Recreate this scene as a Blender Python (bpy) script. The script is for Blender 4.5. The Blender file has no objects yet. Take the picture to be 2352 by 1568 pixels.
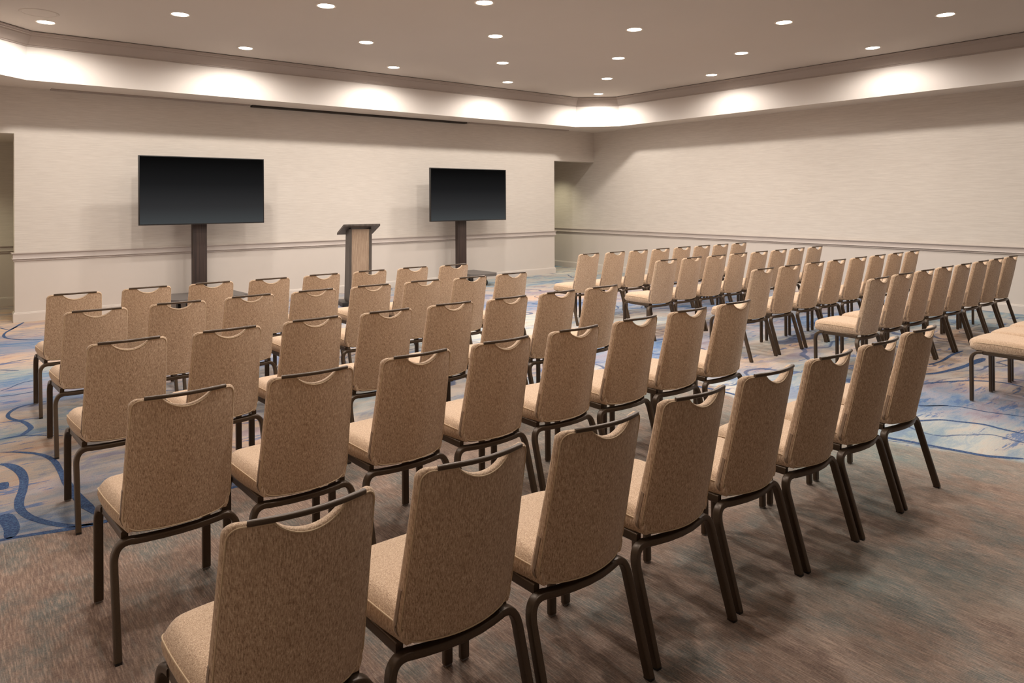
import bpy, bmesh, math, random
from mathutils import Vector, Matrix, noise
random.seed(4)
S = bpy.context.scene
COL = S.collection
R = math.radians

# ------------------------------------------------------------------ colour helpers
def lin(c):
    c = c / 255.0
    return c / 12.92 if c <= 0.04045 else ((c + 0.055) / 1.055) ** 2.4
def rgb(r, g, b): return (lin(r), lin(g), lin(b), 1.0)

class NT:
    """small wrapper for building node trees"""
    def __init__(s, name):
        s.m = bpy.data.materials.new(name); s.m.use_nodes = True
        s.t = s.m.node_tree; s.n = s.t.nodes; s.n.clear()
        s.out = s.n.new('ShaderNodeOutputMaterial')
        s.b = s.n.new('ShaderNodeBsdfPrincipled')
        s.t.links.new(s.b.outputs[0], s.out.inputs[0])
    def link(s, a, b): s.t.links.new(a, b)
    def set(s, node, i, v):
        if hasattr(v, 'links') or isinstance(v, bpy.types.NodeSocket): s.link(v, node.inputs[i])
        else: node.inputs[i].default_value = v
    def coord(s, kind='Object'):
        c = s.n.new('ShaderNodeTexCoord'); return c.outputs[kind]
    def map(s, vec, scale=(1, 1, 1), rot=(0, 0, 0), loc=(0, 0, 0)):
        m = s.n.new('ShaderNodeMapping'); s.link(vec, m.inputs[0])
        m.inputs['Scale'].default_value = scale; m.inputs['Rotation'].default_value = rot
        m.inputs['Location'].default_value = loc
        return m.outputs[0]
    def noise(s, vec, scale, detail=3, rough=0.5, dist=0.0, col=False):
        n = s.n.new('ShaderNodeTexNoise'); s.link(vec, n.inputs['Vector'])
        n.inputs['Scale'].default_value = scale; n.inputs['Detail'].default_value = detail
        n.inputs['Roughness'].default_value = rough; n.inputs['Distortion'].default_value = dist
        return n.outputs['Color' if col else 'Fac']
    def math(s, op, a, b=0.0, c=None, clamp=False):
        n = s.n.new('ShaderNodeMath'); n.operation = op; n.use_clamp = clamp
        s.set(n, 0, a); s.set(n, 1, b)
        if c is not None: s.set(n, 2, c)
        return n.outputs[0]
    def range(s, v, a, b, c=0.0, d=1.0, smooth=False):
        n = s.n.new('ShaderNodeMapRange'); s.set(n, 0, v)
        n.inputs[1].default_value = a; n.inputs[2].default_value = b
        n.inputs[3].default_value = c; n.inputs[4].default_value = d
        if smooth: n.interpolation_type = 'SMOOTHSTEP'
        return n.outputs[0]
    def mix(s, f, a, b, mode='MIX'):
        n = s.n.new('ShaderNodeMix'); n.data_type = 'RGBA'; n.blend_type = mode
        s.set(n, 0, f); s.set(n, 6, a); s.set(n, 7, b)
        return n.outputs[2]
    def ramp(s, f, stops, interp='LINEAR'):
        n = s.n.new('ShaderNodeValToRGB'); s.link(f, n.inputs[0])
        n.color_ramp.interpolation = interp
        e = n.color_ramp.elements
        while len(e) < len(stops): e.new(0.5)
        for k, (p, c) in enumerate(stops): e[k].position = p; e[k].color = c
        return n.outputs[0]
    def bump(s, h, strength=0.3, dist=0.002):
        n = s.n.new('ShaderNodeBump'); s.link(h, n.inputs['Height'])
        n.inputs['Strength'].default_value = strength; n.inputs['Distance'].default_value = dist
        s.link(n.outputs[0], s.b.inputs['Normal'])
    def base(s, c): s.set(s.b, 'Base Color', c)
    def rough(s, r): s.set(s.b, 'Roughness', r)

def simple(name, col, rough=0.6, metal=0.0, var=0.06, scale=30):
    m = NT(name); co = m.coord()
    n = m.noise(co, scale, 3)
    d = tuple(c * (1 - var) for c in col[:3]) + (1,)
    l = tuple(min(1, c * (1 + var)) for c in col[:3]) + (1,)
    m.base(m.mix(n, d, l)); m.rough(rough); m.b.inputs['Metallic'].default_value = metal
    return m.m

# ------------------------------------------------------------------ materials
def wallpaper():
    m = NT('grasscloth_wallpaper'); co = m.coord()
    # long thin horizontal threads; x and y both run along walls so both are stretched
    a = m.noise(m.map(co, (3.6, 3.6, 75)), 1.0, 4, 0.6)
    b = m.noise(m.map(co, (9, 9, 240)), 1.0, 3, 0.6)
    f = m.math('ADD', m.math('MULTIPLY', a, 0.65), m.math('MULTIPLY', b, 0.35))
    c = m.ramp(f, [(0.30, (0.51, 0.455, 0.40, 1)), (0.5, (0.575, 0.52, 0.46, 1)), (0.70, (0.64, 0.585, 0.52, 1))])
    m.base(c); m.rough(0.85); m.bump(f, 0.35, 0.002)
    return m.m
M = {}
M['wallpaper'] = wallpaper()
M['dado'] = simple('dado_paint', (0.56, 0.50, 0.445, 1), 0.7, var=0.02, scale=6)
M['trim'] = simple('trim_paint', (0.44, 0.38, 0.34, 1), 0.5, var=0.03, scale=6)
M['crown'] = simple('crown_paint', (0.33, 0.275, 0.24, 1), 0.5, var=0.04, scale=6)
M['gap'] = simple('shadow_gap', (0.03, 0.022, 0.016, 1), 0.8)
M['ceiling'] = simple('ceiling_paint', (0.50, 0.445, 0.39, 1), 0.9, var=0.03, scale=1.2)
M['face'] = simple('tray_face_paint', (0.60, 0.55, 0.505, 1), 0.8, var=0.015, scale=2)
M['soffit'] = simple('soffit_paint', (0.60, 0.54, 0.475, 1), 0.8, var=0.02, scale=2)

def fabric():
    m = NT('woven_tan_fabric'); co = m.coord()
    # slubs: short vertical dashes on the backs, flecks on the seat
    a = m.noise(m.map(co, (360, 360, 48)), 1.0, 2, 0.7)
    b = m.noise(m.map(co, (1, 1, 1)), 9.0, 3, 0.5)
    g = m.noise(m.map(co, (140, 140, 700)), 1.0, 2, 0.6)
    f = m.math('ADD', m.math('MULTIPLY', a, 0.75), m.math('MULTIPLY', g, 0.25))
    c = m.ramp(f, [(0.34, rgb(124, 96, 75)), (0.46, rgb(172, 144, 118)), (0.56, rgb(194, 167, 140)), (0.70, rgb(228, 205, 177))])
    c = m.mix(m.range(b, 0.3, 0.7, 0.0, 0.22), c, rgb(166, 140, 111))
    m.base(c); m.rough(0.95); m.bump(f, 0.35, 0.0012)
    try:
        m.b.inputs['Sheen Weight'].default_value = 0.12
        m.b.inputs['Sheen Roughness'].default_value = 0.5
    except Exception: pass
    return m.m
M['fabric'] = fabric()
M['piping'] = simple('tan_piping', rgb(190, 166, 136), 0.9, var=0.08, scale=200)
def metal():
    m = NT('bronze_powdercoat'); co = m.coord()
    n = m.noise(co, 300, 2)
    m.base(m.mix(n, rgb(64, 50, 37), rgb(82, 66, 50))); m.rough(0.36)
    m.b.inputs['Metallic'].default_value = 0.35
    m.bump(n, 0.1, 0.0005)
    return m.m
M['metal'] = metal()
M['bracket'] = simple('edge_guard', rgb(140, 120, 102), 0.45, 0.2)
M['glide'] = simple('clear_glide', rgb(120, 115, 110), 0.3)
M['black'] = simple('black_plastic', (0.012, 0.011, 0.010, 1), 0.35)
M['grey_metal'] = simple('grey_base_paint', rgb(98, 92, 88), 0.45, 0.2)

def wood(name, c1, c2, c3, sx, rough=0.5):
    m = NT(name); co = m.coord()
    a = m.noise(m.map(co, (sx, sx, 1.2)), 1.0, 4, 0.55)
    b = m.noise(m.map(co, (sx * 6, sx * 6, 4)), 1.0, 2, 0.6)
    f = m.math('ADD', m.math('MULTIPLY', a, 0.7), m.math('MULTIPLY', b, 0.3))
    m.base(m.ramp(f, [(0.35, c1), (0.5, c2), (0.66, c3)])); m.rough(rough)
    return m.m
M['dark_wood'] = wood('dark_walnut', rgb(36, 26, 22), rgb(50, 37, 31), rgb(66, 50, 43), 45)
M['oak'] = wood('striped_oak', rgb(138, 114, 94), rgb(158, 134, 112), rgb(178, 156, 132), 110)
M['laminate'] = wood('grey_brown_laminate', rgb(62, 55, 49), rgb(74, 66, 60), rgb(88, 80, 73), 20)

def screen():
    m = NT('screen_picture'); co = m.coord()
    sep = m.n.new('ShaderNodeSeparateXYZ'); m.link(co, sep.inputs[0])
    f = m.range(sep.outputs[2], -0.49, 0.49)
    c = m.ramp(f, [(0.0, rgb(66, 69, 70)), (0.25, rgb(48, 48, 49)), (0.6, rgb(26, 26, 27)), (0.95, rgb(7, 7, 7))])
    m.base((0.001, 0.001, 0.001, 1)); m.rough(0.5)
    m.b.inputs['Specular IOR Level'].default_value = 0.0
    m.link(c, m.b.inputs['Emission Color']); m.b.inputs['Emission Strength'].default_value = 1.0
    return m.m
M['screen'] = screen()
def lens():
    m = NT('downlight_lens'); m.base((0.9, 0.9, 0.9, 1))
    m.b.inputs['Emission Color'].default_value = (1, 0.93, 0.82, 1)
    m.b.inputs['Emission Strength'].default_value = 14
    return m.m
M['lens'] = lens()
M['ring'] = simple('white_ring', (0.62, 0.55, 0.47, 1), 0.5, var=0.02)

# ------------------------------------------------------------------ object helpers
def link_obj(name, bm, mats, parent=None, smooth=True, angle=35):
    me = bpy.data.meshes.new(name)
    bmesh.ops.recalc_face_normals(bm, faces=bm.faces)
    bm.to_mesh(me); bm.free()
    if not isinstance(mats, (list, tuple)): mats = [mats]
    for m in mats: me.materials.append(m)
    if smooth:
        for p in me.polygons: p.use_smooth = True
        me.set_sharp_from_angle(angle=R(angle))
    o = bpy.data.objects.new(name, me); COL.objects.link(o)
    if parent: o.parent = parent
    return o
def structure(o): o['kind'] = 'structure'; return o
def thing(name, label, cat, loc=(0, 0, 0), rz=0, group=None):
    o = bpy.data.objects.new(name, None); COL.objects.link(o)
    o.empty_display_size = 0.1
    o.location = loc; o.rotation_euler = (0, 0, rz)
    o['label'] = label; o['category'] = cat
    if group: o['group'] = group
    return o
def add_box(bm, x0, x1, y0, y1, z0, z1, mat=0, bev=0.0):
    r = bmesh.ops.create_cube(bm, size=1)
    vs = r['verts']
    for v in vs:
        v.co = Vector(((x0 + x1) / 2 + v.co.x * (x1 - x0), (y0 + y1) / 2 + v.co.y * (y1 - y0), (z0 + z1) / 2 + v.co.z * (z1 - z0)))
    fs = list({f for v in vs for f in v.link_faces})
    for f in fs: f.material_index = mat
    if bev > 0:
        es = list({e for v in vs for e in v.link_edges})
        bmesh.ops.bevel(bm, geom=es, offset=bev, segments=2, affect='EDGES', profile=0.6)
def box_obj(name, dims, mat, parent=None, bev=0.0):
    bm = bmesh.new(); add_box(bm, *dims, bev=bev); return link_obj(name, bm, mat, parent, smooth=bev > 0)
def quad(bm, pts, mat=0):
    f = bm.faces.new([bm.verts.new(p) for p in pts]); f.material_index = mat; return f
def add_prism(bm, pts, z0, z1, mat=0):
    a = [bm.verts.new((x, y, z0)) for x, y in pts]; b = [bm.verts.new((x, y, z1)) for x, y in pts]
    n = len(pts)
    fs = [bm.faces.new(a[::-1]), bm.faces.new(b)]
    for i in range(n): fs.append(bm.faces.new([a[i], a[(i + 1) % n], b[(i + 1) % n], b[i]]))
    for f in fs: f.material_index = mat
def sweep(bm, path, section, up_hint, closed=False, mat=0, cap=True):
    """section: list of (a,b); a runs along the side vector, b along the up vector"""
    n = len(path); rings = []
    P = [Vector(p) for p in path]
    for i in range(n):
        if closed: t0 = (P[i] - P[i - 1]).normalized(); t1 = (P[(i + 1) % n] - P[i]).normalized()
        else:
            t0 = (P[i] - P[max(i - 1, 0)]); t1 = (P[min(i + 1, n - 1)] - P[i])
            t0 = t0.normalized() if t0.length else t1.normalized()
            t1 = t1.normalized() if t1.length else t0
        t = (t0 + t1).normalized()
        u = Vector(up_hint(i) if callable(up_hint) else up_hint)
        u = (u - t * u.dot(t)).normalized()
        s = t.cross(u).normalized()
        k = 1.0 / max(0.35, math.sqrt((1 + t0.dot(t1)) / 2))
        rings.append([bm.verts.new(P[i] + s * (a * k) + u * b) for a, b in section])
    m = len(section)
    rng = n if closed else n - 1
    for i in range(rng):
        A, B = rings[i], rings[(i + 1) % n]
        for j in range(m):
            f = bm.faces.new([A[j], A[(j + 1) % m], B[(j + 1) % m], B[j]]); f.material_index = mat
    if cap and not closed:
        bm.faces.new(rings[0][::-1]).material_index = mat; bm.faces.new(rings[-1]).material_index = mat
def circle_sec(r, n=8, ry=None):
    ry = ry or r
    return [(r * math.cos(2 * math.pi * k / n), ry * math.sin(2 * math.pi * k / n)) for k in range(n)]
def rrect_sec(w, h, r, n=3):
    out = []
    for cx, cy, a0 in ((w / 2 - r, h / 2 - r, 0), (-w / 2 + r, h / 2 - r, 90), (-w / 2 + r, -h / 2 + r, 180), (w / 2 - r, -h / 2 + r, 270)):
        for k in range(n + 1):
            a = R(a0 + 90 * k / n); out.append((cx + r * math.cos(a), cy + r * math.sin(a)))
    return out
def bezier_corner(a, c, b, n=8):
    """fillet from a via control c to b"""
    a, b, c = Vector(a), Vector(b), Vector(c)
    return [a * (1 - t) ** 2 + c * 2 * t * (1 - t) + b * t * t for t in [k / n for k in range(n + 1)]]

# ------------------------------------------------------------------ room dimensions (metres)
XL, XR = -0.33, 11.5
YB, YF = 11.39, -4.4          # screen wall plane, wall behind the camera
YC = 13.35                    # corridor wall behind the screen wall
TX0, TX1, TY0, TY1, CH = 0.108, 10.878, -3.8, 10.672, 0.629
ZS, ZC = 3.13, 3.7324
KS = 0.98266
WX0, WX1 = 0.647, 10.279
HDL, HDR = 2.51, 2.454
RAIL = 0.925

# ------------------------------------------------------------------ camera
cam = bpy.data.cameras.new('camera'); co = bpy.data.objects.new('camera', cam); COL.objects.link(co)
cam.sensor_width = 36.0; cam.lens = 1611.06 / 2352 * 36.0; cam.shift_y = -324.7 / 2352
cam.clip_start = 0.05
co.matrix_world = Matrix.Translation((0, 0, 1.6)) @ Matrix.Rotation(R(-38.609), 4, 'Z') @ Matrix.Rotation(R(90), 4, 'X') @ Matrix.Rotation(-0.004047, 4, 'Z')
S.camera = co
FPX, CYP, ROLL, YAW = 1611.06, 459.27, 0.004047, R(38.609)
def floor_pt(u, v, z=0.0):
    du, dv = u - 1176, v - CYP
    x = (du * math.cos(ROLL) - dv * math.sin(ROLL)) / FPX; y = (du * math.sin(ROLL) + dv * math.cos(ROLL)) / FPX
    d = (1.6 - z) / y; l = x * d
    return d * math.sin(YAW) + l * math.cos(YAW), d * math.cos(YAW) - l * math.sin(YAW)

# ------------------------------------------------------------------ walls
def wall_split(name, segs, zt=ZS + 0.2):
    """plan polylines -> solid wall: dado paint below the rail, grasscloth above"""
    bm = bmesh.new()
    for (x0, x1, y0, y1) in segs:
        add_box(bm, x0, x1, y0, y1, 0, RAIL - 0.05, 1)
        add_box(bm, x0, x1, y0, y1, RAIL - 0.05, zt, 0)
    return structure(link_obj(name, bm, [M['wallpaper'], M['dado']], smooth=False))
TH = 0.2
wall_split('wall_right', [(XR, XR + TH, YF, YC + TH)])
wall_split('wall_left', [(XL - TH, XL, YF, YC + TH)])
wall_split('wall_front', [(XL, XR, YF - TH, YF)])
wall_split('wall_corridor', [(XL, XR, YC, YC + TH)])
bm = bmesh.new()
add_box(bm, WX0, WX1, YB, YB + TH, 0, RAIL - 0.05, 1)
add_box(bm, WX0, WX1, YB, YB + TH, RAIL - 0.05, HDR, 0)
add_box(bm, XL, WX0, YB, YB + TH, HDL, ZS + 0.2, 0)
add_box(bm, WX0, WX1, YB, YB + TH, HDR, ZS + 0.2, 0)
add_box(bm, WX1, XR, YB, YB + TH, HDR, ZS + 0.2, 0)
structure(link_obj('wall_back', bm, [M['wallpaper'], M['dado']], smooth=False))

# corridor ceiling behind the screen wall
bm = bmesh.new()
add_box(bm, XL, WX0 + 1.2, YB + TH, YC, HDL + 0.002, HDL + 0.08)
add_box(bm, WX1 - 1.2, XR, YB + TH, YC, HDR + 0.1, HDR + 0.18)
structure(link_obj('ceiling_corridor', bm, M['soffit'], smooth=False))

# tray ceiling: lowered perimeter soffit, upright face, crown moulding, high panel
tray = [(TX0, TY0 + CH), (TX0, TY1 - CH), (TX0 + CH, TY1), (TX1 - CH, TY1), (TX1, TY1 - CH), (TX1, TY0 + CH), (TX1 - CH, TY0), (TX0 + CH, TY0)]
bm = bmesh.new()
outer = [(XL, TY0 + CH), (XL, TY1 - CH), (TX0 + CH, YB), (TX1 - CH, YB), (XR, TY1 - CH), (XR, TY0 + CH), (TX1 - CH, YF), (TX0 + CH, YF)]
corner = {1: (XL, YB), 3: (XR, YB), 5: (XR, YF), 7: (XL, YF)}
n = 8
for i in range(n):
    j = (i + 1) % n
    pts = [tray[i], tray[j], outer[j]] + ([corner[i]] if i in corner else []) + [outer[i]]
    quad(bm, [(x, y, ZS) for x, y in pts])
structure(link_obj('ceiling_soffit', bm, M['soffit'], smooth=False))
bm = bmesh.new()
for i in range(n):
    (x0, y0), (x1, y1) = tray[i], tray[(i + 1) % n]
    quad(bm, [(x0, y0, ZS), (x1, y1, ZS), (x1, y1, ZC + 0.05), (x0, y0, ZC + 0.05)])
structure(link_obj('ceiling_tray_face', bm, M['face'], smooth=False))
bm = bmesh.new()
quad(bm, [(x, y, ZC) for x, y in tray])
structure(link_obj('ceiling', bm, M['ceiling'], smooth=False))
# crown: profile (a = into the room, b = height) with small steps and a dark gap under the panel
prof = [(0.0, 3.588), (0.012, 3.588), (0.014, 3.604), (0.030, 3.610), (0.034, 3.622), (0.052, 3.650), (0.076, 3.690), (0.088, 3.706), (0.092, 3.722),
        (0.106, 3.728), (0.112, 3.744), (0.122, 3.748), (0.124, 3.762)]
def inward(i, a):
    p = Vector(tray[i]); pr = Vector(tray[i - 1]); nx = Vector(tray[(i + 1) % n])
    t0 = (p - pr).normalized(); t1 = (nx - p).normalized()
    n0 = Vector((t0.y, -t0.x)); n1 = Vector((t1.y, -t1.x))
    m = (n0 + n1).normalized()
    return p + m * (a / m.dot(n0))
bm = bmesh.new()
prof = [(a, 1.6 + (z - 1.6) * KS) for a, z in prof]
rings = []
for i in range(n):
    rings.append([bm.verts.new((*inward(i, a), z)) for a, z in prof])
for i in range(n):
    A, B = rings[i], rings[(i + 1) % n]
    for k in range(len(prof) - 1): bm.faces.new([A[k], B[k], B[k + 1], A[k + 1]])
gap = []
for i in range(n): gap.append([bm.verts.new((*inward(i, a), z)) for a, z in ((0.124, prof[-1][1]), (0.116, prof[-1][1] + 0.0005), (0.116, ZC))])
for i in range(n):
    A, B = gap[i], gap[(i + 1) % n]
    for k in range(2): bm.faces.new([A[k], B[k], B[k + 1], A[k + 1]]).material_index = 1
structure(link_obj('trim_1', bm, [M['crown'], M['gap']], angle=20))

# ------------------------------------------------------------------ mouldings
def moulding(name, paths, prof, mat):
    """paths: plan polylines with the room on the right-hand side of travel; prof: (out, z)"""
    bm = bmesh.new()
    for path in paths:
        rings = []
        P = [Vector(p) for p in path]
        for i, p in enumerate(P):
            ts = []
            if i > 0: ts.append((P[i] - P[i - 1]).normalized())
            if i < len(P) - 1: ts.append((P[i + 1] - P[i]).normalized())
            ns = [Vector((t.y, -t.x)) for t in ts]
            m = sum(ns, Vector((0, 0))).normalized(); k = 1 / m.dot(ns[0])
            rings.append([bm.verts.new((*(p + m * a * k), z)) for a, z in prof])
        for A, B in zip(rings, rings[1:]):
            for k in range(len(prof) - 1): bm.faces.new([A[k], B[k], B[k + 1], A[k + 1]])
        for Rg in (rings[0][::-1], rings[-1]): bm.faces.new(Rg)
    return structure(link_obj(name, bm, mat, angle=25))
rail = [(-0.002, 0.812), (0.010, 0.812), (0.016, 0.817), (0.016, 0.826), (0.011, 0.830), (0.011, 0.8345), (0.024, 0.837), (0.028, 0.843), (0.022, 0.850), (0.019, 0.860),
        (0.019, 0.900), (0.023, 0.908), (0.034, 0.914), (0.034, 0.925), (-0.002, 0.925)]
base = [(-0.002, 0.0), (0.018, 0.0), (0.018, 0.110), (0.014, 0.117), (0.014, 0.124), (0.008, 0.131), (-0.002, 0.131)]
back_path = [(WX0, YB + TH), (WX0, YB), (WX1, YB), (WX1, YB + TH)]
for nm, pr, mt in (('trim', rail, M['trim']), ('baseboard', base, M['dado'])):
    for k, (side, path) in enumerate((('back', back_path), ('right', [(XR, YC), (XR, YF)]), ('left', [(XL, YF), (XL, YC)]),
                                      ('front', [(XR, YF), (XL, YF)]), ('corridor', [(XL, YC), (XR, YC)]))):
        moulding(('trim_%d' % (k + 2)) if nm == 'trim' else 'baseboard_' + side, [path], pr, mt)
# slot in the soffit where it meets the screen wall (dark) and its flush cover strips
bm = bmesh.new(); add_box(bm, 3.74, 7.90, YB - 0.10, YB - 0.003, ZS - 0.030, ZS)
structure(link_obj('trim_7', bm, M['gap'], smooth=False))
bm = bmesh.new()
add_box(bm, 1.05, 3.70, YB - 0.13, YB - 0.003, ZS - 0.014, ZS); add_box(bm, 7.94, 10.6, YB - 0.13, YB - 0.003, ZS - 0.014, ZS)
structure(link_obj('trim_8', bm, M['crown'], smooth=False))

# ------------------------------------------------------------------ carpet
PAL = dict(P=(186, 150, 124), T=(138, 116, 102), G=(118, 136, 140), B=(58, 92, 140), C=(186, 184, 174), D=(46, 70, 116), L=(120, 97, 85), K=(108, 122, 118), M=(130, 102, 83), E=(66, 92, 106),
           Q=(150, 134, 120), H=(112, 86, 76))
anch = [(20,745,'P'),(100,740,'P'),(70,795,'B'),(60,830,'P'),(30,860,'G'),(60,880,'B'),(40,925,'B'),(30,960,'C'),(60,985,'G'),(130,950,'G'),(40,1030,'P'),(130,1010,'T'),
 (60,1090,'T'),(150,1120,'B'),(90,1180,'T'),(180,1080,'P'),(200,1150,'G'),(20,1150,'P'),(30,1210,'B'),(230,1000,'T'),(560,1000,'P'),(740,965,'P'),(780,940,'G'),
 (1250,700,'B'),(1240,640,'G'),(1280,625,'C'),(1300,605,'G'),(1340,600,'G'),(1215,735,'C'),(1110,770,'C'),(1480,740,'C'),(1400,770,'B'),(1550,760,'P'),(1520,790,'B'),(1690,780,'B'),(1740,790,'C'),
 (1790,800,'P'),(1720,830,'P'),(1690,880,'C'),(1700,860,'B'),(1400,820,'B'),(1380,850,'C'),(1990,720,'B'),(1960,740,'C'),(2000,790,'G'),(1960,800,'P'),(2170,770,'P'),(2130,750,'G'),
 (2200,700,'B'),(2240,700,'G'),(2330,715,'G'),(2250,735,'G'),(2150,840,'P'),(2250,880,'P'),(2200,870,'G'),(2150,915,'B'),(2300,935,'B'),(2100,940,'C'),(2200,970,'C'),(2300,990,'G'),
 (2340,960,'B'),(2100,990,'G'),(2330,890,'P'),(2250,1010,'C'),(2200,925,'B'),(2250,945,'B'),(2320,950,'D'),(2130,905,'B'),(1850,740,'B'),(1900,790,'G'),(1870,850,'G'),(1600,700,'B'),(1300,680,'P'),
 (100,1300,'L'),(300,1400,'L'),(80,1500,'L'),(350,1200,'L'),(700,1200,'L'),(900,1130,'L'),(1700,1550,'L'),(1500,1200,'L'),(1150,1500,'L'),(2100,1250,'K'),(2250,1150,'Q'),(2300,1400,'Q'),(2000,1400,'K'),(2200,1100,'K'),
 (1450,960,'K'),(1640,960,'K'),(1850,1200,'Q'),(1900,1450,'Q'),(2100,1060,'K'),(2250,1250,'K'),(2150,1500,'L'),(1950,1100,'K'),(2340,1560,'Q'),(600,1080,'L'),(1050,1080,'Q')]
anch = [(u, v, {'P': 'M', 'G': 'E', 'C': 'P'}.get(k, k)) if u < 240 and v > 900 else (u, v, k) for u, v, k in anch]  # deeper pattern colours at near left, with some of the dimmer light painted in
A_ = [(*floor_pt(u, v), [lin(c) for c in PAL[k]], k) for u, v, k in anch]
def zone(x, y):
    """signed distance-like: >0 inside the plain speckled field near the camera"""
    e = 4.05 + 0.03 * math.sin(x * 5.1)
    ex = 4.98 + 0.16 * math.sin(y * 1.7 + 0.6) + 0.05 * math.sin(y * 5.3)
    return min(e - y, ex - x)
def base_col(x, y):
    z = zone(x, y) > 0; sw = 0; c = [0, 0, 0]
    for ax, ay, col, k in A_:
        if (k in 'LKQH') != z: continue
        w = 1.0 / (((ax - x) / (1.9 if not z else 1.0)) ** 2 + (ay - y) ** 2 + 0.02) ** 1.6
        sw += w
        for i in range(3): c[i] += w * col[i]
    return [v / sw for v in c]
bm = bmesh.new()
cl = bm.loops.layers.float_color.new('pattern')
zl = bm.verts.layers.float.new('field')
dx = 0.06
X0, X1, Y0, Y1 = XL - 0.05, XR + 0.05, YF - 0.05, YC + 0.05
nx, ny = int((X1 - X0) / dx), int((Y1 - Y0) / dx)
sx, sy = (X1 - X0) / nx, (Y1 - Y0) / ny
V = [[bm.verts.new((X0 + i * sx, Y0 + j * sy, 0)) for i in range(nx + 1)] for j in range(ny + 1)]
CC = {}
for row in V:
    for v in row:
        q = v.co
        if q.y < -0.6 or q.x - 3.9 * q.y > 8: c = [lin(k) for k in PAL['L']]
        else:
            wx = q.x + 0.35 * noise.noise(Vector((q.x * 1.3, q.y * 1.3, 3.1))); wy = q.y + 0.18 * noise.noise(Vector((q.x * 1.3, q.y * 1.3, 9.7)))
            c = base_col(wx, wy) if zone(q.x, q.y) * zone(wx, wy) > 0 else base_col(q.x, q.y)
        CC[v] = c
        v[zl] = max(-1.0, min(1.0, zone(q.x, q.y)))
for j in range(ny):
    for i in range(nx):
        f = bm.faces.new([V[j][i], V[j][i + 1], V[j + 1][i + 1], V[j + 1][i]])
        for l in f.loops: l[cl] = (*CC[l.vert], 1)
# navy lines woven into the pile, traced where the picture shows them
def ribbon(pts, w0, w1=None, world=False, close_w=True):
    P = [Vector(p) if world else Vector(floor_pt(*p)) for p in pts]
    out = []
    for i in range(len(P) - 1):      # Catmull-Rom
        a, b, c, d = P[max(i - 1, 0)], P[i], P[i + 1], P[min(i + 2, len(P) - 1)]
        k = max(4, int((c - b).length / 0.03))
        for s in range(k):
            t = s / k
            out.append(0.5 * ((2 * b) + (c - a) * t + (2 * a - 5 * b + 4 * c - d) * t * t + (3 * b - a - 3 * c + d) * t ** 3))
    out.append(P[-1])
    w1 = w1 or w0; L = None; N = len(out)
    for i, p in enumerate(out):
        t = (out[min(i + 1, N - 1)] - out[max(i - 1, 0)]).normalized(); nrm = Vector((-t.y, t.x))
        f = i / (N - 1); w = (w0 + (w1 - w0) * f) * 1.25 * (0.85 + 0.35 * noise.noise(Vector((p.x * 3, p.y * 3, 1)))) * min(1, 0.35 + 6 * f, 0.35 + 6 * (1 - f)) / 2
        a = bm.verts.new((*(p + nrm * w), 0.0008)); b = bm.verts.new((*(p - nrm * w), 0.0008))
        if L:
            try: bm.faces.new([L[0], a, b, L[1]]).material_index = 1
            except ValueError: pass
        L = (a, b)
def zp(pts, ox, oy, s): return [(ox + x / s, oy + y / s) for x, y in pts]
g = lambda pts: zp(pts, 0, 680, 2.75)
ribbon([(XL + .05, 4.12), (0.17, 4.11), (0.57, 4.02), (1.2, 4.04), (2.0, 4.08), (3.0, 4.03), (4.0, 4.06), (4.85, 4.02), (4.98, 3.7), (5.0, 3.3), (4.86, 2.8), (4.84, 2.35)], 0.034, 0.036, True)
ribbon(g([(0, 1060), (60, 1068), (120, 1100), (150, 1150), (145, 1220), (122, 1290), (128, 1345), (180, 1390), (260, 1420), (350, 1440), (455, 1450), (600, 1438)]), 0.048, 0.030)
ribbon(g([(0, 985), (120, 985), (230, 995), (300, 1015), (350, 1050), (390, 1120), (430, 1190), (510, 1290), (560, 1335), (620, 1380)]), 0.024, 0.060)
ribbon(g([(0, 905), (60, 893), (130, 880), (170, 855), (195, 830), (150, 795), (80, 778), (50, 760), (60, 735), (110, 705), (180, 685), (290, 665)]), 0.03, 0.03)
ribbon(g([(140, 880), (250, 878), (400, 882)]), 0.012)
ribbon(g([(0, 1385), (45, 1410), (75, 1470), (60, 1530)]), 0.075, 0.05)
ribbon(g([(0, 1180), (10, 1200), (0, 1225)]), 0.06)
ribbon(g([(0, 200), (60, 212), (110, 190)]), 0.02)
ribbon(g([(150, 165), (80, 205), (30, 235), (30, 260), (90, 272), (200, 275), (290, 270)]), 0.03)
for q in ([(0, 430), (100, 410), (200, 395)], [(0, 600), (60, 580), (130, 550), (220, 530)], [(0, 635), (100, 622), (230, 600)], [(0, 465), (120, 470)]): ribbon(g(q), 0.016)
r1 = lambda pts: zp(pts, 1800, 620, 4.127)
ribbon(r1([(1290, 990), (1450, 975), (1640, 935), (1800, 880), (1900, 835)]), 0.03, 0.07)
ribbon(r1([(1370, 900), (1500, 860), (1600, 800), (1700, 765)]), 0.03)
ribbon(r1([(1290, 1075), (1500, 1062), (1700, 1050), (1900, 1052), (2100, 1070), (2278, 1110)]), 0.026)
ribbon(r1([(1290, 1290), (1500, 1285), (1700, 1300), (1900, 1340), (2050, 1360), (2278, 1390)]), 0.018)
r2 = lambda pts: zp(pts, 1650, 900, 2.348)
ribbon(r2([(870, 236), (900, 245), (1000, 262), (1150, 290), (1300, 318), (1450, 345), (1648, 360)]), 0.034, 0.04)
ribbon(r2([(1040, 158), (1090, 155), (1200, 150), (1300, 160), (1430, 175), (1530, 200), (1648, 225)]), 0.03)
ribbon(r2([(1040, 66), (1120, 75), (1240, 72)]), 0.02)

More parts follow.
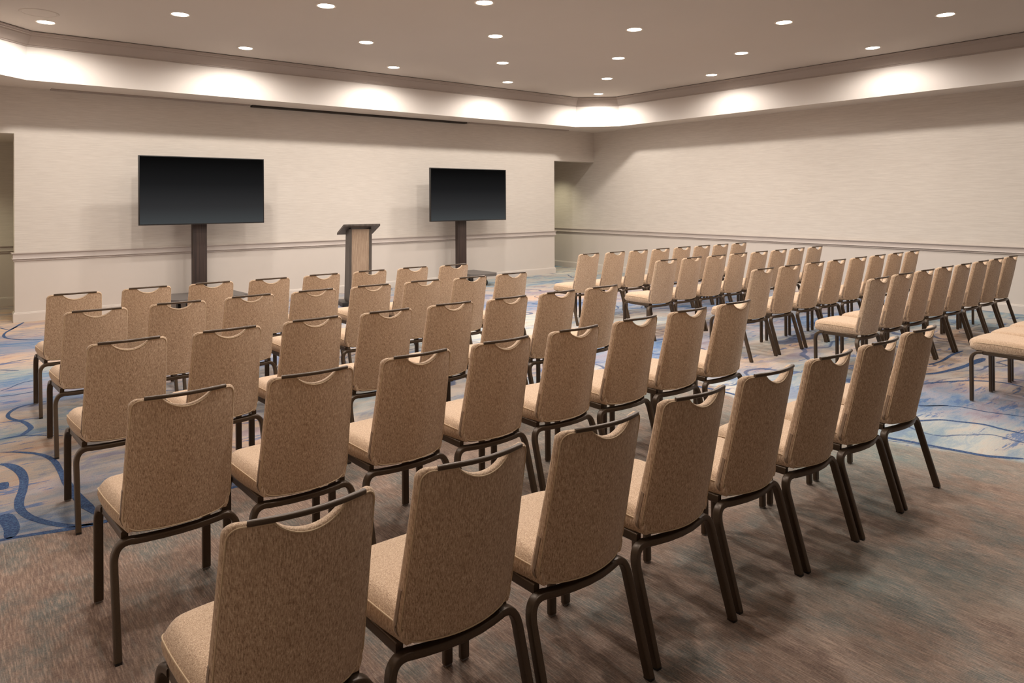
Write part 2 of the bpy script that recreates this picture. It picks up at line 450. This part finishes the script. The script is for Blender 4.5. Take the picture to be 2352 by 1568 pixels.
def carpet(navy=False):
    m = NT('carpet_navy_line' if navy else 'carpet_pattern'); co = m.coord()
    at = m.n.new('ShaderNodeAttribute'); at.attribute_name = 'pattern'
    fi = m.n.new('ShaderNodeAttribute'); fi.attribute_name = 'field'
    plain = m.range(fi.outputs['Fac'], -0.03, 0.03)
    # brush strokes (patterned field): long along x, warped
    warp = m.noise(co, 1.1, 2, 0.5, col=True)
    va = m.n.new('ShaderNodeVectorMath'); va.operation = 'MULTIPLY_ADD'
    m.link(warp, va.inputs[0]); va.inputs[1].default_value = (1.1, 1.1, 0); m.link(co, va.inputs[2])
    w = va.outputs[0]
    s1 = m.noise(m.map(w, (0.9, 2.6, 1), loc=(3, 7, 0)), 1.0, 6, 0.66)
    s2 = m.noise(m.map(co, (1.7, 8.0, 1), loc=(11, 2, 0)), 1.0, 6, 0.68)
    dry = m.noise(m.map(co, (9, 60, 1)), 1.0, 3, 0.7)
    brush = m.math('ADD', m.math('ADD', m.math('MULTIPLY', s1, 0.62), m.math('MULTIPLY', s2, 0.30)), m.math('MULTIPLY', dry, 0.08))
    pal = m.ramp(brush, [(0.34, rgb(40, 70, 124)), (0.425, rgb(78, 112, 154)), (0.46, rgb(124, 146, 158)), (0.50, rgb(176, 172, 162)), (0.54, rgb(196, 176, 156)), (0.60, rgb(182, 144, 118)), (0.66, rgb(132, 118, 108)), (0.72, rgb(86, 118, 146))])
    patt = m.mix(0.40, at.outputs['Color'], pal)
    bl = m.range(m.math('ADD', m.math('MULTIPLY', s2, 0.8), m.math('MULTIPLY', dry, 0.2)), 0.565, 0.60, 0.0, 0.8)
    patt = m.mix(bl, patt, rgb(56, 92, 138))
    # thin winding contour lines
    cn = m.noise(m.map(w, (0.42, 0.62, 1), loc=(5, 1, 0)), 1.0, 1, 0.4)
    ln = m.math('ABSOLUTE', m.math('SUBTRACT', m.math('FRACT', m.math('MULTIPLY', cn, 6.0)), 0.5))
    sep = m.n.new('ShaderNodeSeparateXYZ'); m.link(co, sep.inputs[0])
    far = m.range(sep.outputs[0], 1.0, 1.6)
    lm = m.math('MULTIPLY', m.range(m.math('ADD', ln, m.math('MULTIPLY', m.math('SUBTRACT', dry, 0.5), 0.05)), 0.022, 0.034, 0.8, 0.0), far)
    patt = m.mix(lm, patt, rgb(44, 66, 104))
    # plain field: plum, taupe and teal mottling with fine ikat streaks running along y
    mo = m.noise(m.map(co, (1.8, 0.9, 1)), 1.3, 5, 0.6)
    mo2 = m.noise(m.map(co, (1.6, 1.0, 1), loc=(9, 4, 0)), 2.4, 5, 0.65)
    st = m.noise(m.map(co, (170, 13, 1)), 1.0, 3, 0.65)
    st2 = m.noise(m.map(co, (50, 5, 1)), 1.0, 3, 0.6)
    cr = m.noise(m.map(co, (30, 220, 1)), 1.0, 2, 0.6)
    pl = m.mix(m.range(mo, 0.36, 0.62), at.outputs['Color'], rgb(132, 110, 96))
    pl = m.mix(m.range(mo2, 0.47, 0.62, 0, 0.65), pl, rgb(92, 104, 102))
    pl = m.mix(m.range(mo2, 0.44, 0.34, 0, 0.55), pl, rgb(100, 78, 70))
    pl = m.mix(m.range(st, 0.48, 0.66, 0, 0.55), pl, rgb(184, 158, 138))
    pl = m.mix(m.range(st, 0.46, 0.32, 0, 0.45), pl, rgb(92, 72, 64))
    pl = m.mix(m.range(st2, 0.54, 0.70, 0, 0.35), pl, rgb(110, 112, 108))
    pl = m.mix(m.range(cr, 0.5, 0.7, 0, 0.25), pl, rgb(172, 146, 126))
    if navy:
        c = m.mix(m.range(m.noise(m.map(co, (60, 90, 1)), 1.0, 3, 0.7), 0.42, 0.7), rgb(24, 48, 92), rgb(70, 102, 134))
    else:
        c = m.mix(plain, patt, pl)
    # pile grain everywhere
    gr = m.noise(m.map(co, (160, 110, 1)), 1.0, 2, 0.7)
    c = m.mix(m.range(gr, 0.3, 0.7, 0.0, 1.0), m.mix(0.16, c, (0.02, 0.02, 0.02, 1)), m.mix(0.06, c, (0.8, 0.75, 0.7, 1)))
    m.base(c); m.rough(1.0); m.b.inputs['Specular IOR Level'].default_value = 0.1
    m.bump(gr, 0.4, 0.003)
    return m.m
structure(link_obj('floor', bm, [carpet(), carpet(True)], smooth=False))

# ------------------------------------------------------------------ chair
ZT, ZB = 0.906, 0.406          # back top and bottom
HW0, HW1 = 0.192, 0.180        # half width at the bottom and the top
def back_y(x, z):              # rear skin of the back: leans and wraps round the sitter
    t = (z - ZB) / (ZT - ZB)
    return 0.098 * max(0.0, 1 - t) ** 1.15 - 0.050 * (1 - (x / 0.18) ** 2)
def top_edge(x, hw):
    r = 0.03; z = ZT; ax = abs(x)
    if ax > hw - r: z -= r * (1 - math.sqrt(max(0, 1 - ((ax - hw + r) / r) ** 2)))
    if ax < 0.086:                        # hand cut-out
        u = ax / 0.086
        z -= 0.038 * (1 - u * u) ** 0.85
    return z
def bot_edge(x, hw):
    r = 0.055; z = ZB - 0.004 * (1 - (x / hw) ** 2); ax = abs(x)
    if ax > hw - r: z += r * (1 - math.sqrt(max(0, 1 - ((ax - hw + r) / r) ** 2)))
    return z
def back_outline():
    """closed loop of (x, z) around the back, used by the welt"""
    pts = []
    N = 44
    for k in range(N + 1):
        s = -math.cos(math.pi * k / N); pts.append((s, 1))
    for k in range(N + 1):
        s = math.cos(math.pi * k / N); pts.append((s, 0))
    out = []
    for s, top in pts:
        hw = HW1 if top else HW0
        x = s * hw; z = top_edge(x, hw) if top else bot_edge(x, hw)
        out.append((x, z))
    return out
def make_back(parent):
    bm = bmesh.new()
    NX, NZ = 64, 22
    TKB = 0.052
    def grid(rear):
        G = []
        for i in range(NX + 1):
            s = -math.cos(math.pi * i / NX); col = []
            zt = top_edge(s * HW1, HW1); zb = bot_edge(s * HW0, HW0)
            for j in range(NZ + 1):
                t = 0.5 - 0.5 * math.cos(math.pi * j / NZ)
                z = zb + (zt - zb) * t
                tt = (z - ZB) / (ZT - ZB); hw = HW0 + (HW1 - HW0) * tt
                x = s * hw
                d = min(hw - abs(x), zt - z, z - zb)
                rr = 0.010 if rear else 0.024
                e = 0 if d >= rr else rr * (1 - math.sqrt(max(0, 1 - (1 - d / rr) ** 2)))
                y = back_y(x, z)
                if rear: y += e * 0.8
                else:
                    tk = TKB - 0.014 * tt
                    y += tk - e + 0.006 * (1 - (x / hw) ** 2) * math.sin(math.pi * min(1, max(0, tt)))
                col.append(bm.verts.new((x, y, z)))
            G.append(col)
        return G
    A, B = grid(True), grid(False)
    for G in (A, B):
        for i in range(NX):
            for j in range(NZ): bm.faces.new([G[i][j], G[i + 1][j], G[i + 1][j + 1], G[i][j + 1]])
    def rim(G): return [G[i][NZ] for i in range(NX + 1)] + [G[NX][j] for j in range(NZ - 1, -1, -1)] + [G[i][0] for i in range(NX - 1, -1, -1)] + [G[0][j] for j in range(1, NZ)]
    a, b = rim(A), rim(B)
    for k in range(len(a)):
        l = (k + 1) % len(a); bm.faces.new([a[k], a[l], b[l], b[k]])
    o = link_obj('backrest', bm, M['fabric'], parent, angle=60)
    # welt just inside the rear edge
    bm = bmesh.new(); path = []
    for x, z in back_outline():
        cx, cz = x * 0.972, ZB + (z - ZB)
        zz = z - 0.006 if z > 0.62 else z + 0.005
        path.append((cx, back_y(cx, zz) - 0.0005, zz))
    sweep(bm, path, circle_sec(0.0022, 6), (0, 1, 0), closed=True)
    link_obj('piping', bm, M['piping'], o)
    return o
def make_seat(parent):
    bm = bmesh.new()
    # superellipse-ish plan, domed top with a seam line around the side
    y0, y1 = 0.085, 0.536; NX, NY = 28, 30
    def half(t):                 # half width along the depth, nose rounded
        w = 0.180 + 0.032 * math.sin(min(1, t * 1.4) * math.pi / 2)
        if t > 0.78:
            u = (t - 0.78) / 0.22; w -= 0.075 * (1 - math.sqrt(max(0, 1 - u * u)))
        return w
    def ht(t):
        z = 0.486 + 0.014 * math.sin(t * math.pi * 0.85)
        if t > 0.80: u = (t - 0.80) / 0.20; z -= 0.052 * (1 - math.sqrt(max(0, 1 - u * u)))
        return z
    def yfun(s, t):
        y = y0 + (y1 - y0) * t
        return y - 0.03 * (abs(s) ** 3) * max(0, t - 0.5) * 2
    T = []; Bm = []; Sm = []
    for j in range(NY + 1):
        t = 1 - (1 - j / NY) ** 1.6 if j else 0
        row = []; brow = []; srow = []
        w = half(t)
        for i in range(NX + 1):
            s = -math.cos(math.pi * i / NX)
            e = 1 - abs(s); drop = 0.030 * (max(0, 1 - e / 0.22)) ** 2.2
            z = ht(t) - drop
            row.append(bm.verts.new((s * w, yfun(s, t), z)))
            brow.append(bm.verts.new((s * w * 0.955, min(yfun(s, t), y1 - 0.05), 0.408)))
        T.append(row); Bm.append(brow)
    for G in (T, Bm):
        for j in range(NY):
            for i in range(NX):
                try: bm.faces.new([G[j][i], G[j][i + 1], G[j + 1][i + 1], G[j + 1][i]])
                except ValueError: pass
    def rim(G): return [G[0][i] for i in range(NX + 1)] + [G[j][NX] for j in range(1, NY + 1)] + [G[NY][i] for i in range(NX - 1, -1, -1)] + [G[j][0] for j in range(NY - 1, 0, -1)]
    a, b = rim(T), rim(Bm)
    N = len(a)
    prev = a
    for f, bul in ((0.35, 0.006), (0.7, 0.005), (1.0, 0)):
        if f < 1:
            cur = []
            for p, q in zip(a, b):
                c = p.co.lerp(q.co, f); c.x *= 1 + bul / 0.2; c.y += bul if c.y > 0.4 else 0
                cur.append(bm.verts.new(c))
        else: cur = b
        for k in range(N):
            l = (k + 1) % N; bm.faces.new([prev[k], prev[l], cur[l], cur[k]])
        prev = cur
    bmesh.ops.remove_doubles(bm, verts=bm.verts, dist=0.0004)
    o = link_obj('seat', bm, M['fabric'], parent, angle=60)
    bm = bmesh.new(); path = []
    for k in range(61):
        a = k / 60
        if a < 0.4: t = a / 0.4 * 0.9; s = -1
        elif a > 0.6: t = (1 - a) / 0.4 * 0.9; s = 1
        else: s = (a - 0.5) / 0.1; t = 0.9 + 0.1 * math.sqrt(max(0, 1 - s * s)) if False else 1.0 - 0.1 * s * s
        w = half(t); z = ht(t) - 0.030
        path.append((s * (w + 0.0012) * (1 if abs(s) == 1 else 0.99), yfun(s, t) + (0.001 if t > .9 else 0), z + 0.001))
    sweep(bm, path, circle_sec(0.0022, 6), (0, 0, 1))
    link_obj('piping', bm, M['piping'], o)
    return o
SEC = rrect_sec(0.024, 0.034, 0.006)
def make_chair(label, group):
    t = thing('banquet_chair', label, 'chair', group=group)
    make_seat(t); make_back(t)
    # carry handle: flattened bar lying along the rear of the top edge
    bm = bmesh.new(); path = []
    for k in range(25):
        x = -0.137 + 0.274 * k / 24
        path.append((x, back_y(x, ZT) - 0.001, ZT + 0.004 - 0.003 * (x / 0.14) ** 4))
    sweep(bm, path, rrect_sec(0.015, 0.014, 0.006), (0, 0, 1))
    link_obj('handle', bm, M['metal'], t)
    # edge guard around the bottom of the back
    bm = bmesh.new(); path = []
    def hwz(z): return HW0 + (HW1 - HW0) * (z - ZB) / (ZT - ZB) + 0.0006
    def gy(x, z): return back_y(x, z) + 0.017
    pts = []
    N = 40
    for k in range(8): pts.append((-hwz(0.565 - k * 0.0155), 0.565 - k * 0.0155))
    for k in range(N + 1):
        s = -math.cos(math.pi * k / N); zz = bot_edge(s * HW0, HW0); x = s * hwz(zz); pts.append((x, zz - 0.0018))
    for k in range(7, -1, -1): pts.append((hwz(0.565 - k * 0.0155), 0.565 - k * 0.0155))
    path = [(x, gy(x, z), z) for x, z in pts]
    sweep(bm, path, rrect_sec(0.003, 0.014, 0.001, 1), (0, 1, 0))
    link_obj('edge_guard', bm, M['bracket'], t)
    # seat frame: side rails, front bar, rear cross bar, floor pan under the cushion
    bm = bmesh.new()
    for s in (-1, 1):
        sweep(bm, [(s * 0.193, 0.40, 0.394), (s * 0.176, 0.115, 0.389)], SEC, (0, 0, 1))
    sweep(bm, [(-0.185, 0.385, 0.396), (0.185, 0.385, 0.396)], rrect_sec(0.02, 0.018, 0.004), (0, 0, 1))
    add_box(bm, -0.172, 0.172, 0.12, 0.46, 0.397, 0.4085)
    link_obj('seat_frame', bm, M['metal'], t, angle=40)
    bm = bmesh.new()
    sweep(bm, [(-0.150, 0.100, 0.371), (-0.11, 0.088, 0.3725), (-0.06, 0.076, 0.3745), (0, 0.071, 0.3755), (0.06, 0.076, 0.3745), (0.11, 0.088, 0.3725), (0.150, 0.100, 0.371)], SEC, (0, 1, 0))
    link_obj('stretcher', bm, M['metal'], t, angle=40)
    for s in (-1, 1):
        bm = bmesh.new()
        path = [Vector((s * 0.205, 0.474, 0.008)), Vector((s * 0.205, 0.476, 0.30))] + bezier_corner((s * 0.205, 0.477, 0.315), (s * 0.203, 0.479, 0.396), (s * 0.193, 0.40, 0.394), 10)
        sweep(bm, path, SEC, (1, 0, 0) if s > 0 else (-1, 0, 0))
        lg = link_obj('leg', bm, M['metal'], t, angle=40)
        bm = bmesh.new(); add_box(bm, s * 0.205 - 0.0125, s * 0.205 + 0.0125, 0.4635, 0.4845, 0, 0.012, bev=0.002)
        link_obj('glide', bm, M['glide'], lg)
    for s in (-1, 1):
        bm = bmesh.new()
        d = Vector((s * 0.215, 0.092, 0.305)); f = Vector((s * 0.2185, 0.0, 0.006))
        path = [f, f.lerp(d, 0.5)] + bezier_corner(d, (s * 0.213, 0.112, 0.382), (s * 0.146, 0.099, 0.371), 12)
        hint = Vector((0, 1, 0))
        sweep(bm, path, SEC, hint)
        lg = link_obj('leg', bm, M['metal'], t, angle=40)
        bm = bmesh.new(); add_box(bm, s * 0.2185 - 0.0115, s * 0.2185 + 0.0115, -0.0145, 0.0165, 0, 0.010, bev=0.002)
        link_obj('glide', bm, M['black'], lg)
    return t
def dup(root, loc, rz, label, group):
    def cp(o, par):
        c = o.copy(); c.parent = par; COL.objects.link(c)
        for ch in list(o.children): cp(ch, c)
        return c
    r = root.copy(); COL.objects.link(r); r.location = loc; r.rotation_euler = (0, 0, rz)
    r['label'] = label; r['group'] = group
    for ch in list(root.children): cp(ch, r)
    return r
ORD = ['at the aisle end', 'second from the aisle', 'third from the aisle', 'fourth from the aisle', 'fifth from the aisle', 'sixth from the aisle', 'seventh from the aisle', 'at the outer end']
rowpos = {  # right-hand top corners of each back, metres
 'A': [(.811,1.548),(1.298,1.56),(1.766,1.539),(2.273,1.568),(2.786,1.586),(3.263,1.566),(3.729,1.558),(4.215,1.572)],
 'B': [(.848,2.754),(1.322,2.731),(1.839,2.765),(2.327,2.764),(2.813,2.75),(3.317,2.759),(3.811,2.765),(4.322,2.768)],
 'C': [(.866,3.959),(1.351,3.95),(1.853,3.976),(2.333,3.955),(2.819,3.957),(3.282,3.922),(3.768,3.923),(4.254,3.933)],
 'D': [(.902,5.186),(1.394,5.199),(1.896,5.241),(2.387,5.231),(2.87,5.216),(3.374,5.231),(3.839,5.178),(4.342,5.208)],
 'E': [(.907,6.201),(1.42,6.281),(1.916,6.279),(2.395,6.234),(2.907,6.288),(3.433,6.336),(3.931,6.361),(4.406,6.303)],
 'F': [(6.646,6.489),(7.033,6.394),(7.505,6.401),(7.984,6.394),(8.513,6.446),(8.957,6.42),(9.429,6.418),(9.908,6.402)],
 'G': [(6.599,5.156),(7.137,5.209),(7.519,5.15),(8.07,5.22),(8.513,5.189),(9.005,5.216),(9.56,5.269),(9.931,5.203)],
 'H': [(6.503,3.859),(7.03,3.894),(7.6,3.937),(8.054,3.931),(8.579,3.934),(9.086,3.945),(9.588,3.948),(10.091,3.962)],
 'I': [(6.544,2.766),(7.08,2.817),(7.577,2.814),(8.084,2.843),(8.554,2.82),(9.1,2.845),(9.533,2.829),(10.08,2.852)],
 'J': [(6.667,1.588),(7.14,1.59),(7.61,1.592)]}
rown = {'A': 'rear row', 'B': 'fourth row', 'C': 'third row', 'D': 'second row', 'E': 'front row',
        'F': 'front row', 'G': 'second row', 'H': 'third row', 'I': 'fourth row', 'J': 'rear row'}
proto = None
for r_, pts in rowpos.items():
    near = r_ in 'ABCDE'
    m_ = len(pts)
    xs = [p[0] - 0.18 for p in pts]; ys = [p[1] for p in pts]
    k_ = list(range(m_)); mx = sum(xs) / m_; mk = sum(k_) / m_; my = sum(ys) / m_
    sl = sum((a - mk) * (b - mx) for a, b in zip(k_, xs)) / sum((a - mk) ** 2 for a in k_)
    px = [0.5 * xs[k] + 0.5 * (mx + sl * (k - mk)) for k in k_]
    py = [(0.6 if r_ in 'ABCDE' else 0.25) * ys[k] + (0.4 if r_ in 'ABCDE' else 0.75) * my for k in k_]
    for _ in range(60):                       # keep neighbours' feet apart
        for k in range(m_ - 1):
            g_ = px[k + 1] - px[k]; need = 0.466
            if g_ < need: px[k] -= (need - g_) / 2; px[k + 1] += (need - g_) / 2
    for k in k_:
        pos = ORD[7 - k] if near else ORD[k]
        if not near and k == 7: pos = 'at the wall end'
        lab = 'tan banquet chair, %s of the %s, %s' % (rown[r_], 'block facing the lectern' if near else 'block beside the wall', pos)
        if r_ == 'J': lab = 'tan banquet chair showing only its seat, rear row beside the wall, %s' % pos
        grp = 'chairs in the %s of the %s' % (rown[r_], 'block facing the lectern' if near else 'block beside the wall')
        rz = R(random.uniform(-1.0, 1.0))
        if proto is None:
            proto = make_chair(lab, grp); proto.location = (px[k], py[k], 0); proto.rotation_euler = (0, 0, rz)
        else: dup(proto, (px[k], py[k], 0), rz, lab, grp)

# ------------------------------------------------------------------ screens on stands
def tv(label, cx, yf, zc, pole_x, base):
    t = thing('television', label, 'screen', (cx, yf, 0), 0, 'screens by the back wall')
    W, H = 1.745, 0.985
    bm = bmesh.new(); add_box(bm, -W / 2, W / 2, 0, 0.045, zc - H / 2, zc + H / 2, bev=0.004)
    add_box(bm, -W * 0.3, W * 0.3, 0.045, 0.075, zc - H * 0.35, zc + H * 0.3, bev=0.01)
    link_obj('bezel', bm, M['black'], t)
    bm = bmesh.new(); add_box(bm, -W / 2 + 0.014, W / 2 - 0.014, -0.002, 0.004, -H / 2 + 0.016, H / 2 - 0.013)
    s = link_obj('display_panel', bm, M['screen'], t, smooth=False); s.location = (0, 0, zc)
    s2 = thing('screen_stand', base['label'], 'stand', (pole_x, yf + 0.16, 0), 0, 'stands carrying the screens')
    bm = bmesh.new(); add_box(bm, -0.10, 0.10, -0.035, 0.055, 0.235, zc + 0.3, bev=0.006)
    link_obj('pole', bm, M['dark_wood'], s2)
    bm = bmesh.new(); add_box(bm, -0.16, 0.16, -0.082, -0.036, zc - 0.2, zc + 0.2, bev=0.004)
    link_obj('mounting_plate', bm, M['black'], s2)
    bm = bmesh.new(); x0, x1, y0, y1 = base['r']
    add_prism(bm, [(x0 + .05, y1), (x0, y0 + .12), (x0 + .1, y0), (x1 - .1, y0), (x1, y0 + .12), (x1 - .05, y1)], 0.185, 0.235)
    link_obj('base', bm, M['grey_metal'], s2, angle=30)
    for xx in (max(x0 + 0.08, -0.27), 0.27):
        for yy in (y0 + .2, y1 - .12):
            bm = bmesh.new()
            add_box(bm, xx - 0.02, xx + 0.02, yy - 0.02, yy + 0.02, 0.10, 0.187)
            bmesh.ops.create_cone(bm, cap_ends=True, segments=20, radius1=0.055, radius2=0.055, depth=0.04, matrix=Matrix.Translation((xx, yy, 0.055)) @ Matrix.Rotation(R(90), 4, 'Y'))
            link_obj('caster', bm, M['black'], s2, angle=30)
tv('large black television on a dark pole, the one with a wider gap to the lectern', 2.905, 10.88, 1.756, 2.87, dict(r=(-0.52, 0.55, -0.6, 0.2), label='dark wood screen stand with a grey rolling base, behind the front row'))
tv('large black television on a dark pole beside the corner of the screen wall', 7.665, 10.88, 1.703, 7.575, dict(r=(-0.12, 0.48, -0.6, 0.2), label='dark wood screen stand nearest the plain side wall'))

# ------------------------------------------------------------------ lectern (turned towards the seats)
lt = thing('lectern', 'wooden lectern with a sloping dark top and pale striped front panel', 'lectern', (4.87, 9.80, 0), R(-12))
bm = bmesh.new()
def tapered(bm, x0, x1, yb0, yb1, yt0, yt1, z0, z1, wx=0.0):
    """box whose y extent changes between bottom and top"""
    v = [bm.verts.new(p) for p in ((x0 - wx, yb0, z0), (x1 + wx, yb0, z0), (x1 + wx, yb1, z0), (x0 - wx, yb1, z0), (x0, yt0, z1), (x1, yt0, z1), (x1, yt1, z1), (x0, yt1, z1))]
    for f in ((0, 3, 2, 1), (4, 5, 6, 7), (0, 1, 5, 4), (1, 2, 6, 5), (2, 3, 7, 6), (3, 0, 4, 7)): bm.faces.new([v[i] for i in f])
tapered(bm, -0.135, 0.135, 0.06, 0.09, 0.01, 0.04, 0.06, 1.165)
link_obj('front_panel', bm, M['oak'], lt, smooth=False)
for s in (-1, 1):
    bm = bmesh.new()
    a, b = (-0.175, -0.135) if s < 0 else (0.135, 0.175)
    tapered(bm, a, b, 0.04, 0.34, 0.0, 0.22, 0.06, 1.17)
    link_obj('side_panel', bm, M['laminate'], lt, smooth=False)
bm = bmesh.new()
tapered(bm, -0.135, 0.135, 0.12, 0.33, 0.06, 0.20, 0.55, 0.575); link_obj('shelf', bm, M['laminate'], lt, smooth=False)
bm = bmesh.new()
hi, lo = 1.245, 1.10
v = [bm.verts.new(p) for p in ((-0.28, -0.09, hi - 0.028), (0.28, -0.09, hi - 0.028), (0.28, 0.36, lo - 0.028), (-0.28, 0.36, lo - 0.028), (-0.28, -0.09, hi), (0.28, -0.09, hi), (0.28, 0.36, lo), (-0.28, 0.36, lo))]
for f in ((0, 3, 2, 1), (4, 5, 6, 7), (0, 1, 5, 4), (1, 2, 6, 5), (2, 3, 7, 6), (3, 0, 4, 7)): bm.faces.new([v[i] for i in f])
link_obj('sloping_top', bm, M['laminate'], lt, smooth=False)
bm = bmesh.new(); add_box(bm, -0.29, 0.29, -0.04, 0.40, 0.0, 0.065, bev=0.006); link_obj('base', bm, M['black'], lt)

# ------------------------------------------------------------------ ceiling fixtures and the lights they give
def disc(bm, r0, r1, z0, z1, seg=40):
    a = [bm.verts.new((r0 * math.cos(2 * math.pi * k / seg), r0 * math.sin(2 * math.pi * k / seg), z0)) for k in range(seg)]
    b = [bm.verts.new((r1 * math.cos(2 * math.pi * k / seg), r1 * math.sin(2 * math.pi * k / seg), z1)) for k in range(seg)]
    for k in range(seg): l = (k + 1) % seg; bm.faces.new([a[k], a[l], b[l], b[k]])
    return a, b
def make_downlight(label):
    t = thing('downlight', label, 'ceiling light', group='recessed downlights in the tray ceiling')
    bm = bmesh.new(); disc(bm, 0.098, 0.112, -0.006, 0.0); disc(bm, 0.088, 0.098, -0.001, -0.006)
    link_obj('trim_ring', bm, M['ring'], t)
    bm = bmesh.new(); a, b = disc(bm, 0.088, 0.03, -0.002, -0.010); bm.faces.new(b)
    link_obj('lens', bm, M['lens'], t)
    return t
LX, LY = lambda i: (0.893 + 1.1845 * i) * KS, lambda j: (10.13 - 1.371 * j) * KS
seen = {(i, j) for i, j in [(0,0),(2,0),(4,0),(6,0),(8,0),(1,1),(3,1),(5,1),(7,1),(2,2),(4,2),(6,2),(8,2),(3,3),(5,3),(7,3),(6,4),(8,4),(7,5)]}
lname = ['closest to the screen wall', 'second from the screen wall', 'third from the screen wall', 'fourth from the screen wall', 'fifth from the screen wall', 'sixth from the screen wall']
nth = ['first', 'second', 'third', 'fourth', 'fifth']
LIGHT_W = 122.0
first = None
for j in range(0, 10):
    cnt = 0
    for i in range(8, -1, -1):
        if (i + j) % 2: continue
        pos = (LX(i), LY(j), ZC)
        if (i, j) == (3, 3): pos = (4.50, 6.10, ZC)      # this one sits a little out of line
        if (i, j) in seen:
            lab = 'glowing downlight, ceiling line %s, %s from the plain side wall' % (lname[j], nth[cnt])
            if first is None: first = make_downlight(lab); first.location = pos; fx = first
            else:
                fx = first.copy(); COL.objects.link(fx); fx.location = pos; fx['label'] = lab
                for ch in list(first.children):
                    if ch.type == 'LIGHT': continue
                    c = ch.copy(); c.parent = fx; COL.objects.link(c)
        cnt += 1
        ld = bpy.data.lights.new('downlight_beam', 'SPOT'); ld.energy = LIGHT_W * (1.12, 0.95, 0.85, 0.85, 0.85, 0.75, 0.72, 0.12, 0.04, 0.04)[j]
        ld.color = (1.0, 0.932, 0.868); rim_ = j == 0 or i == 8 or i == 0; ld.spot_size = R(169 if rim_ else 154); ld.spot_blend = 0.5; ld.shadow_soft_size = 0.06
        lo_ = bpy.data.objects.new('downlight_beam', ld); COL.objects.link(lo_); lo_.location = (pos[0], pos[1], pos[2] - 0.03)
# corridor lamps behind the screen wall, out of sight
for x, y, z, e, c in ((0.0, 12.3, HDL - 0.04, 75, (1.0, 0.93, 0.66)), (10.75, 12.5, HDR + 0.06, 75, (1.0, 0.93, 0.66))):
    ld = bpy.data.lights.new('corridor_beam', 'SPOT'); ld.energy = e; ld.color = c; ld.spot_size = R(122); ld.spot_blend = 0.9; ld.shadow_soft_size = 0.05
    lo_ = bpy.data.objects.new('corridor_beam', ld); COL.objects.link(lo_); lo_.location = (x, y, z)
# flush round speaker grille beside the downlight over the corner
sp = thing('ceiling_speaker', 'faint round speaker grille flush in the ceiling near the corner downlight', 'speaker', (*floor_pt(90, 29, ZC), ZC))
bm = bmesh.new(); a, b = disc(bm, 0.195, 0.185, 0.0, -0.008); c, d = disc(bm, 0.17, 0.165, -0.008, -0.005)
for k in range(40): l = (k + 1) % 40; bm.faces.new([b[k], b[l], c[l], c[k]])
link_obj('rim', bm, M['ceiling'], sp)
bm = bmesh.new(); a, b = disc(bm, 0.165, 0.02, -0.005, -0.006); bm.faces.new(b); link_obj('grille', bm, M['ceiling'], sp)

# ------------------------------------------------------------------ world and colour management
w = bpy.data.worlds.new('world'); S.world = w; w.use_nodes = True
w.node_tree.nodes['Background'].inputs[0].default_value = (1, 0.9, 0.78, 1)
w.node_tree.nodes['Background'].inputs[1].default_value = 0.02
S.view_settings.view_transform = 'Standard'; S.view_settings.look = 'None'
S.view_settings.exposure = 0.0; S.view_settings.gamma = 1.0; S.view_settings.use_curve_mapping = False
S.cycles.max_bounces = 8; S.cycles.diffuse_bounces = 6
